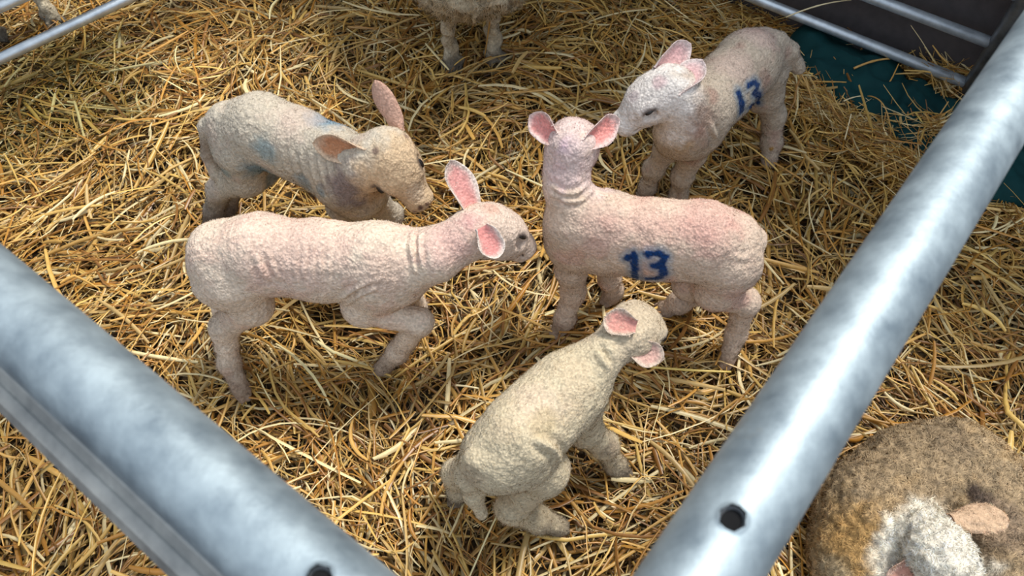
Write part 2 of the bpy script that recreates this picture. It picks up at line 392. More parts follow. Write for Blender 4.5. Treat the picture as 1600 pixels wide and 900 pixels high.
def finish_animal(spec, field, heads, ears, voxel, mats=None):
    """mesh the field, add ears and eyes, colour, raise folds, grow wool"""
    V, Q = field.mesh(voxel)
    n0 = len(V)
    # normals
    def normals(V, Q):
        fn = np.cross(V[Q[:, 2]] - V[Q[:, 0]], V[Q[:, 3]] - V[Q[:, 1]]); n = np.zeros_like(V)
        for i in range(4): 
            for a in range(3): n[:, a] += np.bincount(Q[:, i], fn[:, a], len(V))
        return n / (np.linalg.norm(n, axis=1)[:, None] + 1e-12)
    # light smoothing
    E = np.concatenate([Q[:, [0, 1]], Q[:, [1, 2]], Q[:, [2, 3]], Q[:, [3, 0]]])
    for it in range(2):
        S = np.zeros_like(V); cn = np.bincount(E[:, 0], minlength=n0) + np.bincount(E[:, 1], minlength=n0)
        for a in range(3): S[:, a] = np.bincount(E[:, 0], V[E[:, 1], a], n0) + np.bincount(E[:, 1], V[E[:, 0], a], n0)
        V = V * .5 + .5 * S / cn[:, None]
    Nn = normals(V, Q)
    bvh = BVHTree.FromPolygons([tuple(v) for v in V], [tuple(int(i) for i in q) for q in Q])
    def hit(px, py):
        r = nrm(ray(px, py)); loc = bvh.ray_cast(Vector(CAM), Vector(r))[0]
        return np.array(loc) if loc is not None else W(px, py, .3)
    def eye_pt(fr, Ln, g, sd):
        o_ = g(.47, .85 * sd, .36); d_ = nrm(g(.47, 0, .02) - o_); loc = bvh.ray_cast(Vector(o_), Vector(d_))[0]
        return np.array(loc) if loc is not None else g(.475, .22 * sd, .05)
    def polydist(pts, P):
        d = np.full(len(P), 9.0)
        for a, b in zip(pts[:-1], pts[1:]):
            ab = b - a; t = np.clip(((P - a) @ ab) / (ab @ ab + 1e-12), 0, 1); d = np.minimum(d, np.linalg.norm(P - a - t[:, None] * ab, axis=1))
        return d
    # skin folds (pixels on the flank -> raised ridges)
    disp = np.zeros(n0)
    for f in spec.get('folds', []):
        pts = [hit(*p) for p in f['pts']]; d = polydist(pts, V); wv = f.get('w', .005) * 1.15
        mid = sum(pts) / len(pts); half = max(np.linalg.norm(p - mid) for p in pts) + .004
        tp = np.clip(1.15 - (np.linalg.norm(V - mid, axis=1) / half) ** 2, 0, 1) * (1 + .5 * noise(V, 90, 17))
        disp += tp * 1.25 * f.get('amp', .002) * (np.exp(-(d / wv) ** 2) - .7 * np.exp(-((d - 1.7 * wv) / wv) ** 2))
    disp += spec.get('lump', .0011) * fbm(V, 45, 3, 2) + spec.get('nub', .0009) * noise(V, spec.get('nubs', 170), 9)
    V = V + Nn * disp[:, None]; Nn = normals(V, Q)
    # colour
    col = np.tile(lin(spec['col']), (n0, 1)); var = fbm(V, 14, spec['seed'], 3)[:, None]
    col = col * (1 + .08 * var)
    def mixc(m, c): 
        nonlocal col
        m = np.clip(m, 0, 1)[:, None]; col = col * (1 - m) + lin(c) * m
    mixc(sstep(.1, .9, fbm(V, 22, 5 + spec['seed'], 3)) * spec.get('pinkvar', .35), spec.get('col2', (226, 178, 166)))
    for (px, py, r, c, s) in spec.get('spots', []):
        p = hit(px, py); d = np.linalg.norm(V - p, axis=1) * (1 + .3 * fbm(V, 60, 8, 2)); mixc((1 - sstep(r * .35, r, d)) * s, c)
    z = V[:, 2]
    mixc((1 - sstep(.015, spec.get('dirtz', .07), z + .012 * fbm(V, 50, 4, 2))) * spec.get('dirt', .6), spec.get('dirtcol', (122, 96, 72)))
    for (fr, Ln, g) in heads:
        hc = spec.get('headcol')
        dd = np.linalg.norm(V - g(.5, 0, -.02), axis=1) / Ln
        if hc is not None: hr = spec.get('headr', .86); mixc(1 - sstep(hr - .25, hr, dd + .08 * fbm(V, 60, 2, 2)), hc)
        for sd in (1, -1):
            d = np.linalg.norm(V - g(1.0, .07 * sd, -.045), axis=1) / Ln; mixc((1 - sstep(.03, .055, d)), (60, 40, 40))
        d = np.linalg.norm(V - g(1.01, 0, -.085), axis=1) / Ln; mixc((1 - sstep(.06, .17, d + .02 * fbm(V, 90, 3, 2))) * .75, spec.get('nosecol', (176, 134, 128)))
        d = polydist([g(.76, .165, -.13), g(1.0, .04, -.125), g(1.0, -.04, -.125), g(.76, -.165, -.13)], V) / Ln
        mixc((1 - sstep(.01, .03, d)) * .6, (110, 70, 66))
    for (fr, Ln, g) in heads:
        for sd in (1, -1):
            ey = eye_pt(fr, Ln, g, sd); q = (V - ey) @ fr.T; d = np.sqrt((q[:, 0] / 1.9) ** 2 + q[:, 1] ** 2 * .3 + q[:, 2] ** 2) / Ln
            mixc((1 - sstep(.035, .085, d)) * .85, (58, 38, 34))
    for (px, py, r, c, s) in spec.get('topspots', []):
        p = hit(px, py); d = np.linalg.norm(V - p, axis=1) * (1 + .25 * fbm(V, 60, 8, 2)); mixc((1 - sstep(r * .35, r, d)) * s, c)
    for st in spec.get('paint', []):
        pts = [hit(*p) for p in st['pts']]
        d = polydist(pts, V) + .0022 * fbm(V, 160, 6, 2)
        mixc((1 - sstep(st['w'] * .9, st['w'] * 3.6, d)) * st.get('haze', .5), (60, 130, 170))
        mixc((1 - sstep(st['w'] * .75, st['w'] * 1.4, d)) * 1.0, (0, 54, 112))
    # wool length
    fl = np.full(n0, spec.get('wool', .004)); dn = np.ones(n0)
    for (fr, Ln, g) in heads:
        q = (V - g(0, 0, 0)) @ fr.T / Ln
        face = sstep(.55, .95, q[:, 0]) * (np.linalg.norm(q - np.array([.6, 0, 0]), axis=1) < .6)
        fl = fl * (1 - .65 * face)
        for sd in (1, -1):
            ne = np.linalg.norm(V - eye_pt(fr, Ln, g, sd), axis=1) / Ln < .10; dn[ne] = .0
        dn[np.linalg.norm(V - g(1.01, 0, -.085), axis=1) / Ln < .07] = .05
    leg = (z < spec.get('legtop', .12)) & (z > .02); fl = np.where(leg, fl * spec.get('legwool', 1.5), fl); fl = np.where(z < .02, fl * .6, fl)
    allV = [V]; allQ = [Q]; allC = [col]; allF = [fl]; allD = [dn]; mi = [np.zeros(len(Q), int)]; off = n0
    for e in ears:
        ev, eq, inn = leaf_ear(e['base'], e['tip'], e['facing'], e['width'], e.get('cup', 1.0), e.get('curl', 0.0))
        c = np.tile(lin(e.get('col', spec.get('headcol', spec['col']))), (len(ev), 1)); c = c * (1 + .08 * fbm(ev, 60, 3, 2)[:, None])
        m = (sstep(.35, .95, inn + .12 * fbm(ev, 110, 5, 2)) * .9)[:, None]; c = c * (1 - m) + lin(e.get('inner', (226, 160, 152))) * m
        allV.append(ev); allQ.append(eq + off); allC.append(c); allF.append(np.full(len(ev), .0055) * (1 - .5 * inn)); allD.append(np.clip(1.3 - 1.1 * inn, .1, 2)); mi.append(np.zeros(len(eq), int)); off += len(ev)
    for (fr, Ln, g) in heads:
        for sd in (1, -1):
            ey = eye_pt(fr, Ln, g, sd); ev, eq = uv_sphere(ey - nrm(ey - g(.47, 0, 0)) * Ln * .007, Ln * .053, sc=(1.35, .75, .5), fr=fr)
            allV.append(ev); allQ.append(eq + off); allC.append(np.tile([.01, .008, .007], (len(ev), 1))); allF.append(np.zeros(len(ev))); allD.append(np.zeros(len(ev))); mi.append(np.ones(len(eq), int)); off += len(ev)
    V = np.concatenate(allV); Q = np.concatenate(allQ); C = np.clip(np.concatenate(allC), 0, 1); FL = np.concatenate(allF); DN = np.concatenate(allD); mi = np.concatenate(mi)
    Nn = normals(V, Q)
    loc = np.array([V[:n0, 0].mean(), V[:n0, 1].mean(), max(0.0, V[:, 2].min())])
    root = empty(spec['name'], loc)
    tag(root, spec['label'], spec['cat'], spec.get('group'))
    body = mesh_obj('body', V, Q, [mats or M_coat, M_eye], root, C, True, mi)
    fibres('wool', V, Q, Nn, C, FL, DN, spec.get('fibres', 60000), spec.get('fw', .00028), root, spec.get('curl', .8), spec['seed'], spec.get('tone', .1), None, spec.get('grain', 230), spec.get('gtone', .2))
    return root

# ------------------------------------------------------------------ lambs
def build_lamb(s):
    f = Field(); sc = s.get('sc', 1.0)
    sp = [W(*p[:3]) for p in s['spine']]; rad = [(p[3], p[4]) for p in s['spine']]
    for i in range(len(sp) - 1): f.cone(sp[i], sp[i + 1], rad[i], rad[i + 1], k=.03)
    for nk in s.get('extra', []):
        f.cone(W(*nk[0]), W(*nk[1]), nk[2], nk[3], k=nk[4] if len(nk) > 4 else .025)
    nk = [W(*p[:3]) for p in s['neck']]; nr = [p[3] for p in s['neck']]
    for i in range(len(nk) - 1): f.cone(nk[i], nk[i + 1], nr[i], nr[i + 1], k=.025)
    for lg in s['legs']:
        P = [W(*p[:3]) for p in lg]; R = [p[3] * (1 if i == 0 else s.get('legs_r', .92)) for i, p in enumerate(lg)]
        for i in range(len(P) - 1):
            f.cone(P[i], P[i + 1], R[i], R[i + 1], k=.018 if i == 0 else .012)
            if i >= 1 and i < len(P) - 1: f.ell(P[i], np.eye(3), np.array([1, 1, 1.1]) * R[i] * 1.03, k=.012)
        # cloven hoof
        a, b = P[-2], P[-1]; d = (b - a); d[2] = 0; d = nrm(d) if np.linalg.norm(d) > .004 else nrm(sp[-1] - sp[0]) * np.array([1, 1, 0]); s2 = np.cross(d, (0, 0, 1)); r = R[-1]
        for sd in (1, -1):
            f.cone(b + s2 * sd * r * .42 - d * r * .3, b + s2 * sd * r * .38 + d * r * .95 - np.array([0, 0, r * .35]), r * .62, r * .36, k=.004)
    tl = s.get('tail')
    if tl:
        P = [W(*p[:3]) for p in tl]
        for i in range(len(P) - 1): f.cone(P[i], P[i + 1], tl[i][3], tl[i + 1][3], k=.012)
    P, Nz = W(*s['poll']), W(*s['nose'])
    hd = head_field(f, P, Nz, np.array(s.get('headup', (0, 0, 1)), float), s.get('fat', 1.0), s.get('hs', 1.12))
    ears = []
    for e in s['ears']:
        sd = e['side']; b = hd[2](.10, .20 * sd, .10)
        if 'basepx' in e: b = W(*e['basepx'])
        ears.append(dict(e, base=b, tip=W(*e['tip']), facing=np.array(e['facing'], float)))
    return finish_animal(s, f, [hd], ears, s.get('voxel', .0027))

PINK = (228, 168, 158)
lamb_B = dict(name='lamb', cat='lamb', seed=2, label='pink-skinned cream lamb without any blue mark, stretching its neck right with a foreleg bent',
  col=(238, 218, 198), col2=(236, 194, 178), pinkvar=.4, headcol=(226, 204, 188), wool=.0030, legwool=2.6, dirt=.75, dirtz=.10,
  spine=[(352, 405, .290, .058, .066), (410, 398, .305, .062, .072), (500, 408, .295, .062, .072), (590, 415, .295, .062, .080), (632, 420, .29, .050, .070)],
  extra=[((350, 395, .30), (345, 440, .25), .052, .048)],
  neck=[(625, 405, .30, .055), (680, 398, .33, .042), (735, 366, .355, .036), (760, 358, .35, .036)],
  poll=(748, 352, .365), nose=(828, 380, .27), headup=(.1, .3, 1), hs=1.28,
  legs=[[(368, 435, .27, .055), (392, 475, .20, .040), (350, 512, .135, .026), (358, 568, .06, .020), (378, 612, .018, .018)],
        [(372, 400, .25, .045), (385, 445, .17, .034), (352, 480, .12, .022), (350, 530, .04, .017), (362, 552, .012, .016)],
        [(605, 440, .27, .050), (566, 478, .205, .036), (655, 503, .185, .025), (622, 550, .07, .020), (598, 574, .022, .018)],
        [(620, 410, .25, .045), (632, 450, .18, .030), (648, 478, .10, .022), (648, 500, .04, .018), (646, 508, .014, .016)]],
  tail=[(326, 372, .33, .020), (318, 400, .28, .017), (324, 430, .22, .013)],
  ears=[dict(side=1, basepx=(738, 328, .375), tip=(704, 250, .45), facing=(.75, -.6, .2), width=.054, cup=.75, col=(238, 222, 212), inner=(226, 152, 148)),
        dict(side=-1, basepx=(756, 364, .395), tip=(779, 403, .375), facing=(.45, -.7, .65), width=.043, cup=1.0, col=(240, 226, 216), inner=(222, 140, 136))],
  folds=[dict(pts=[(644, 362), (643, 392), (650, 425)], amp=.0045, w=.0045), dict(pts=[(655, 366), (655, 395), (660, 420)], amp=.004, w=.004)]
    + [dict(pts=[(x, 380 + abs(x - 500) * .1), (x - 2, 420), (x + 3, 470)], amp=.0013, w=.0038) for x in (462, 476, 489, 502, 515, 528)]
    + [dict(pts=[(400, 400), (412, 430), (440, 475)], amp=.003, w=.005), dict(pts=[(418, 395), (432, 430), (455, 472)], amp=.002, w=.004)]
    + [dict(pts=[(530, 468), (550, 455), (575, 440)], amp=.003, w=.004), dict(pts=[(535, 478), (560, 462), (585, 452)], amp=.003, w=.004)],
  spots=[(440, 370, .12, (232, 192, 180), .4), (480, 400, .10, (230, 194, 180), .3), (700, 375, .07, (224, 176, 170), .55), (745, 345, .03, (214, 150, 152), .55), (600, 430, .06, (230, 196, 180), .5), (340, 500, .06, (190, 170, 150), .4)],
  topspots=[(768, 325, .022, (214, 150, 130), .45)])
lamb_A = dict(name='lamb', cat='lamb', seed=3, label='grey-beige lamb with smudged blue flank and tan face looking down at its neighbour',
  col=(210, 198, 180), col2=(212, 182, 168), pinkvar=.3, headcol=(218, 190, 156), headr=.70, wool=.0034, dirt=1.0, dirtz=.17, dirtcol=(92, 72, 60), legwool=1.6, nosecol=(122, 88, 84), fat=1.12,
  spine=[(372, 208, .285, .056, .066), (412, 205, .305, .062, .072), (470, 228, .295, .060, .072), (525, 258, .285, .058, .082), (548, 275, .28, .046, .070)],
  extra=[((548, 290, .26), (560, 305, .23), .055, .050)],
  neck=[(545, 265, .29, .056), (572, 255, .33, .046), (598, 240, .355, .042)],
  poll=(592, 220, .375), nose=(663, 325, .265), headup=(.10, -.80, .58), hs=1.14,
  legs=[[(378, 235, .26, .055), (385, 275, .19, .042), (342, 296, .13, .026), (335, 330, .06, .021), (326, 358, .018, .018)],
        [(395, 215, .25, .045), (410, 262, .18, .036), (368, 285, .12, .024), (356, 322, .05, .019), (352, 345, .015, .017)],
        [(540, 290, .25, .045), (535, 322, .17, .030), (545, 345, .11, .022), (545, 368, .04, .018), (550, 378, .014, .016)],
        [(575, 290, .24, .042), (585, 315, .18, .030), (612, 335, .12, .023), (614, 360, .04, .018), (620, 370, .014, .016)]],
  tail=[(348, 178, .33, .020), (326, 200, .29, .019), (328, 240, .23, .016), (336, 272, .19, .012)],
  ears=[dict(side=-1, basepx=(566, 240, .375), tip=(488, 224, .375), facing=(0, -.8, .35), width=.050, cup=.9, col=(222, 196, 170), inner=(190, 128, 88)),
        dict(side=1, basepx=(618, 200, .375), tip=(586, 125, .44), facing=(.5, .8, -.3), width=.050, cup=.8, col=(214, 172, 152), inner=(222, 170, 156))],
  folds=[dict(pts=[(x, 235 + (x - 430) * .12), (x + 5, 265 + (x - 430) * .12), (x + 18, 292 + (x - 430) * .25)], amp=.0019, w=.0042) for x in (428, 442, 456, 470, 484, 498, 512)],
  spots=[(415, 235, .035, (120, 160, 172), .55), (405, 265, .045, (80, 130, 150), .75), (425, 280, .03, (70, 120, 145), .6), (475, 285, .03, (90, 130, 150), .5), (500, 300, .02, (80, 125, 150), .5), (352, 270, .02, (90, 140, 150), .5), (510, 188, .05, (110, 150, 175), .8), (555, 300, .075, (118, 100, 104), .75), (325, 235, .045, (150, 128, 110), .7), (470, 180, .06, (214, 190, 176), .5)],
  topspots=[(586, 236, .010, (130, 105, 95), .8), (635, 213, .009, (140, 110, 98), .7), (650, 300, .03, (230, 212, 192), .5), (657, 325, .0075, (92, 62, 60), .9), (667, 319, .006, (100, 70, 66), .8), (648, 331, .006, (130, 92, 86), .7)])
lamb_C = dict(name='lamb', cat='lamb', seed=4, label='pinkish lamb with a bold blue 13 low on its flank, back of head to us',
  col=(226, 202, 182), col2=(222, 174, 160), pinkvar=.5, headcol=(230, 206, 200), headr=.80, wool=.0030, dirt=.6, legwool=1.7,
  spine=[(1132, 382, .290, .056, .066), (1095, 378, .302, .062, .072), (1025, 376, .292, .061, .074), (945, 365, .288, .060, .082), (905, 362, .285, .048, .070)],
  extra=[((1140, 385, .28), (1150, 415, .25), .052, .045), ((893, 350, .31), (890, 375, .26), .050, .046)],
  neck=[(905, 335, .33, .050), (884, 290, .38, .034), (886, 255, .41, .033), (892, 232, .44, .035)],
  poll=(892, 226, .45), nose=(905, 222, .345), headup=(0, -.35, 1), fat=.95,
  legs=[[(1135, 410, .27, .055), (1118, 450, .20, .042), (1164, 472, .15, .026), (1150, 522, .06, .020), (1136, 562, .018, .018)],
        [(1110, 385, .24, .045), (1080, 440, .17, .036), (1092, 455, .09, .026), (1062, 472, .05, .022), (1040, 482, .02, .020)],
        [(900, 385, .25, .046), (893, 420, .19, .031), (896, 455, .11, .024), (882, 498, .04, .020), (874, 514, .016, .018)],
        [(940, 375, .25, .044), (948, 405, .16, .028), (952, 435, .09, .022), (958, 455, .03, .019), (952, 466, .014, .018)]],
  tail=[(1165, 358, .33, .018), (1178, 375, .30, .018), (1176, 400, .26, .013)],
  ears=[dict(side=1, basepx=(866, 214, .46), tip=(827, 180, .47), facing=(-.25, -.9, .5), width=.044, cup=.9, col=(240, 214, 208), inner=(240, 150, 142)),
        dict(side=-1, basepx=(918, 222, .46), tip=(969, 186, .47), facing=(.25, -.9, .5), width=.044, cup=.9, col=(240, 214, 208), inner=(240, 150, 142))],
  folds=[dict(pts=[(862, 292), (880, 303), (900, 304), (918, 288)], amp=.003, w=.0042), dict(pts=[(862, 303), (885, 314), (905, 314), (926, 298)], amp=.003, w=.0042), dict(pts=[(1142, 400), (1165, 405), (1178, 395)], amp=.001, w=.005)],
  spots=[(1110, 340, .09, (220, 168, 158), .5), (940, 360, .07, (216, 172, 160), .35), (885, 262, .05, (224, 188, 196), .6), (1010, 350, .05, (226, 190, 174), .5), (890, 225, .03, (216, 186, 206), .6), (1165, 470, .025, (206, 160, 150), .5)],
  paint=[dict(pts=[(981, 404), (990, 398), (992, 418), (992, 434)], w=.0064), dict(pts=[(1012, 398), (1028, 396), (1038, 402), (1034, 412), (1020, 415), (1034, 418), (1038, 428), (1028, 436), (1012, 436)], w=.0064)])
lamb_D = dict(name='lamb', legs_r=.84, cat='lamb', seed=5, label='speckled lamb with white face and narrow blue 13, nose to nose beside the green sack',
  col=(200, 184, 166), col2=(176, 136, 122), pinkvar=.6, headcol=(236, 228, 222), wool=.0032, dirt=.35, legwool=1.8,
  spine=[(1185, 92, .290, .056, .066), (1165, 103, .300, .062, .070), (1130, 138, .292, .060, .074), (1090, 180, .285, .060, .082), (1072, 198, .28, .048, .068)],
  extra=[((1066, 200, .27), (1060, 212, .24), .052, .048)],
  neck=[(1078, 180, .30, .054), (1065, 155, .35, .046), (1052, 138, .375, .042)],
  poll=(1052, 128, .385), nose=(960, 198, .305), headup=(-.42, -.14, 1.2), fat=1.05, hs=1.2,
  legs=[[(1194, 115, .25, .052), (1198, 148, .19, .040), (1209, 180, .12, .029), (1206, 222, .05, .026), (1202, 247, .018, .023)],
        [(1180, 110, .25, .045), (1186, 150, .18, .034), (1203, 170, .12, .024), (1203, 200, .05, .019), (1203, 220, .018, .017)],
        [(1085, 212, .24, .045), (1082, 240, .17, .032), (1066, 275, .10, .026), (1060, 305, .035, .021), (1053, 318, .014, .019)],
        [(1055, 205, .24, .042), (1042, 232, .17, .030), (1022, 264, .10, .025), (1012, 292, .035, .020), (1006, 302, .014, .018)]],
  tail=[(1216, 62, .34, .018), (1232, 80, .31, .019), (1248, 106, .26, .015)],
  ears=[dict(side=-1, basepx=(1032, 108, .40), tip=(1080, 68, .43), facing=(.2, -.75, .6), width=.048, cup=1.0, col=(240, 220, 216), inner=(226, 178, 178)),
        dict(side=1, basepx=(1058, 142, .39), tip=(1098, 93, .42), facing=(-.5, -.6, .7), width=.052, cup=1.0, col=(240, 222, 218), inner=(226, 180, 180))],
  folds=[dict(pts=[(1108, 190), (1115, 205), (1120, 215)], amp=.003, w=.005)],
  spots=[(1090, 185, .06, (170, 134, 120), .6), (1060, 225, .04, (196, 168, 130), .6), (1190, 50, .06, (206, 176, 168), .6), (1150, 100, .06, (206, 178, 168), .5), (1205, 233, .009, (190, 140, 30), .8)],
  topspots=[(1030, 128, .018, (214, 176, 180), .6), (990, 150, .02, (206, 186, 188), .5)],
  paint=[dict(pts=[(1153, 146), (1157, 158), (1159, 174)], w=.0066), dict(pts=[(1170, 134), (1179, 128), (1184, 136), (1178, 146), (1185, 148), (1183, 160), (1172, 166)], w=.0060)])
lamb_E = dict(name='lamb', cat='lamb', seed=6, label='small cream lamb nearest the camera, walking away with its long tail hanging',
  col=(222, 206, 176), col2=(214, 190, 160), pinkvar=.35, headcol=(212, 194, 168), wool=.0032, dirt=.8, dirtz=.085, legwool=2.2, dirtcol=(96, 82, 72),
  spine=[(783, 712, .275, .052, .058), (812, 683, .290, .056, .062), (850, 645, .290, .055, .062), (890, 608, .295, .052, .066), (908, 594, .295, .044, .058)],
  extra=[((775, 715, .26), (768, 728, .23), .048, .042)],
  neck=[(905, 594, .31, .042), (930, 566, .335, .028), (952, 545, .35, .0235), (968, 530, .357, .025)],
  poll=(974, 524, .365), nose=(1024, 500, .275), headup=(-.1, -.35, 1), fat=1.05,
  legs=[[(815, 715, .25, .050), (850, 735, .20, .040), (800, 792, .10, .027), (840, 812, .05, .022), (872, 822, .022, .018)],
        [(765, 710, .24, .044), (748, 725, .18, .034), (714, 740, .10, .024), (716, 764, .05, .019), (714, 778, .02, .017)],
        [(900, 635, .24, .044), (912, 668, .17, .031), (944, 695, .10, .023), (962, 728, .03, .018), (972, 738, .014, .017)],
        [(880, 600, .24, .042), (868, 612, .17, .028), (872, 628, .10, .020), (872, 640, .035, .017), (876, 640, .014, .016)]],
  tail=[(744, 718, .30, .019), (731, 745, .25, .018), (740, 775, .20, .014), (753, 803, .16, .010)],
  ears=[dict(side=1, basepx=(984, 508, .395), tip=(943, 498, .40), facing=(0, -.5, .9), width=.040, cup=.8, col=(224, 204, 186), inner=(220, 150, 140)),
        dict(side=-1, basepx=(988, 544, .36), tip=(1038, 561, .345), facing=(0, -.6, .8), width=.040, cup=.8, col=(226, 206, 190), inner=(224, 176, 164))],
  folds=[dict(pts=[(928, 545), (940, 560), (950, 578)], amp=.005, w=.0045), dict(pts=[(918, 548), (932, 565), (942, 585)], amp=.003, w=.0045), dict(pts=[(842, 688), (862, 700), (873, 720)], amp=.005, w=.006)],
  spots=[(840, 630, .05, (224, 198, 180), .4), (850, 660, .03, (200, 178, 130), .4), (735, 745, .03, (176, 152, 126), .5), (955, 700, .025, (150, 130, 112), .6), (850, 815, .03, (190, 170, 140), .4)],
  topspots=[])
for L_ in (lamb_B, lamb_A, lamb_C, lamb_D, lamb_E): build_lamb(L_)

# curled lamb
def build_curled():
    f = Field()
    ch = [(1345, 868, .065, .075), (1362, 800, .072, .082), (1425, 752, .078, .084), (1490, 735, .078, .080), (1545, 765, .072, .072)]
    P = [W(a, b, z) for a, b, z, r in ch]; R = [c[3] for c in ch]
    for i in range(len(P) - 1): f.cone(P[i], P[i + 1], R[i], R[i + 1], k=.035)
    f.cone(W(1552, 800, .075), W(1562, 880, .06), .068, .060, k=.012)           # haunch
    f.cone(W(1562, 880, .06), W(1550, 950, .05), .060, .050, k=.02)
    f.cone(W(1330, 860, .06), W(1345, 940, .055), .062, .060, k=.03)
    f.cone(W(1400, 900, .06), W(1440, 980, .05), .06, .06, k=.03)
    f.cone(W(1385, 830, .11), W(1440, 838, .145), .055, .046, k=.025)           # neck laid back over the flank
    f.cone(W(1590, 880, .05), W(1600, 960, .03), .03, .022, k=.02)              # tucked hind leg
    f.cone(W(1600, 960, .03), W(1560, 1000, .02), .022, .018, k=.015)
    hd = head_field(f, W(1450, 838, .185), W(1518, 950, .13), np.array((-.2, .1, 1.0)), 1.15, 1.35)
    s = dict(name='lamb', cat='lamb', seed=9, label='brown woolly lamb lying curled up in the bottom right corner', col=(170, 148, 118), col2=(196, 168, 128), pinkvar=.8, headcol=(246, 238, 222), headr=1.0, 
      wool=.0075, legwool=1.0, dirt=.0, fibres=150000, fw=.0004, curl=1.3, tone=.22, lump=.002, fat=1.15, nub=.0028, nubs=110, grain=150, gtone=.45,
      spots=[(1340, 860, .10, (200, 156, 88), .65), (1522, 768, .022, (70, 56, 54), .85), (1530, 790, .03, (110, 92, 84), .6), (1560, 820, .06, (150, 128, 112), .5), (1300, 890, .04, (206, 190, 160), .6), (1480, 680, .06, (140, 122, 100), .5)],  # darkest spot paints the shade in the cleft before the haunch
      topspots=[(1490, 850, .035, (244, 236, 222), .8)])
    ears = [dict(base=W(1496, 812, .187), tip=W(1573, 808, .175), facing=np.array((0., -.2, -1.)), width=.050, cup=.6, col=(214, 182, 152), inner=(190, 140, 118)),
            dict(base=W(1424, 882, .165), tip=W(1392, 930, .135), facing=np.array((-.2, -.3, .9)), width=.040, cup=.8, col=(232, 196, 176), inner=(206, 150, 132))]
    return finish_animal(s, f, [hd], ears, .0032, M_fleece)
build_curled()

# ------------------------------------------------------------------ grown sheep: only their feet and breast wool reach into the frame
def build_ewe(feet, back, label, seed, bellyz=.36, headturn=.2, shift=0):
    """feet: front left/right hoof positions; back: horizontal unit vector pointing to the rump"""
    f = Field(); back = nrm(back); sd = np.array([-back[1], back[0], 0]); mid = (feet[0] + feet[1]) / 2
    z = np.array([0, 0, 1.0])
    ctr = lambda a, h, b=0: mid * np.array([1, 1, 0]) + back * a + z * h + sd * b
    o_ = shift
    f.cone(ctr(.02 + o_, bellyz + .17), ctr(.50 + o_, bellyz + .20), (.16, .17), (.18, .19), k=.08)
    f.cone(ctr(-.05 + o_, bellyz + .09), ctr(.08 + o_, bellyz + .12), (.155, .12), (.17, .16), k=.06)
    f.cone(ctr(-.03 + o_, bellyz + .26), ctr(-.12 + o_, bellyz + .48), .12, .085, k=.06)
    hp = ctr(-.12 + o_, bellyz + .52); hn = ctr(-.12 + o_ - .20 * math.cos(headturn), bellyz + .44, .20 * math.sin(headturn))
    hd = head_field(f, hp, hn, z, 1.0)
    for i, ft in enumerate(feet):
        sh = ctr(.0, bellyz + .12) + (ft - mid) * .9; kn = ft * np.array([1, 1, 0]) + back * -.01 + z * .19
        f.cone(sh, kn, .055, .024, k=.02); f.ell(kn, np.eye(3), np.array([.026, .026, .032]), k=.01)
        f.cone(kn, ft + z * .075 + back * .01, .021, .017, k=.012); f.cone(ft + z * .075 + back * .01, ft + z * .02 - back * .01, .021, .020, k=.01)
        for q in (1, -1): f.cone(ft + sd * q * .013 + z * .025, ft + sd * q * .013 - back * .028 + z * .012, .016, .012, k=.004)
    for q in (1, -1):
        ft = ctr(.50, 0, q * .10); hk = ctr(.59, .24, q * .10)
        f.cone(ctr(.48, bellyz + .12, q * .10), hk, .10, .032, k=.04); f.cone(hk, ft + z * .07, .027, .022, k=.012)
        for w in (1, -1): f.cone(ft + z * .05 + sd * w * .013, ft + sd * w * .013 - back * .028 + z * .012, .02, .013, k=.006)
    f.cone(ctr(.64 + o_, bellyz + .30), ctr(.70 + o_, bellyz + .04), .035, .025, k=.03)
    ears = [dict(base=hd[2](.12, .22 * q, .1), tip=hd[2](.05, .75 * q, .05), facing=-back + z * .2, width=.07, cup=.8, col=(206, 196, 180), inner=(196, 150, 140)) for q in (1, -1)]
    s = dict(name='ewe', cat='sheep', seed=seed, label=label, col=(206, 194, 170), col2=(184, 166, 136), pinkvar=.4, legtop=.215, headcol=(214, 206, 192), wool=.016, legwool=.25, dirt=.85, dirtz=.07, dirtcol=(66, 62, 60), fibres=110000, fw=.0006, curl=1.0, tone=.2, lump=.008, nub=.004, nubs=60, grain=90, gtone=.4,
             spots=[], topspots=[])
    return finish_animal(s, f, [hd], ears, .006, M_fleece)
build_ewe([W(706, 108, 0), W(772, 94, 0)], np.array([-.30, .9, 0]), 'big woolly ewe at the top middle, only forelegs and breast fleece in view', 21, .232)
build_ewe([W(86, 38, 0), W(-2, 64, 0)], np.array([-.7, .7, 0]), 'sheep beyond the thin rail, two grey legs in the top left corner', 22, .36, 1.4, .12)

# ------------------------------------------------------------------ pen of four hurdles
dR = nrm([.6293, .7771, 0]); nR = np.array([-dR[1], dR[0], 0])    # right and left-back hurdles run along dR
dL = -nR                                                           # near and back hurdles run along dL
ZT = 1.03; RT_ = .0212
def rail(name, a, b, r, m, parent, n=28, seg=2):
    v, l, t = tube_mesh([a + (b - a) * i / seg for i in range(seg + 1)], r, n)
    return mesh_obj(name, v, (l, t), m, parent, loc=(a + b) / 2)
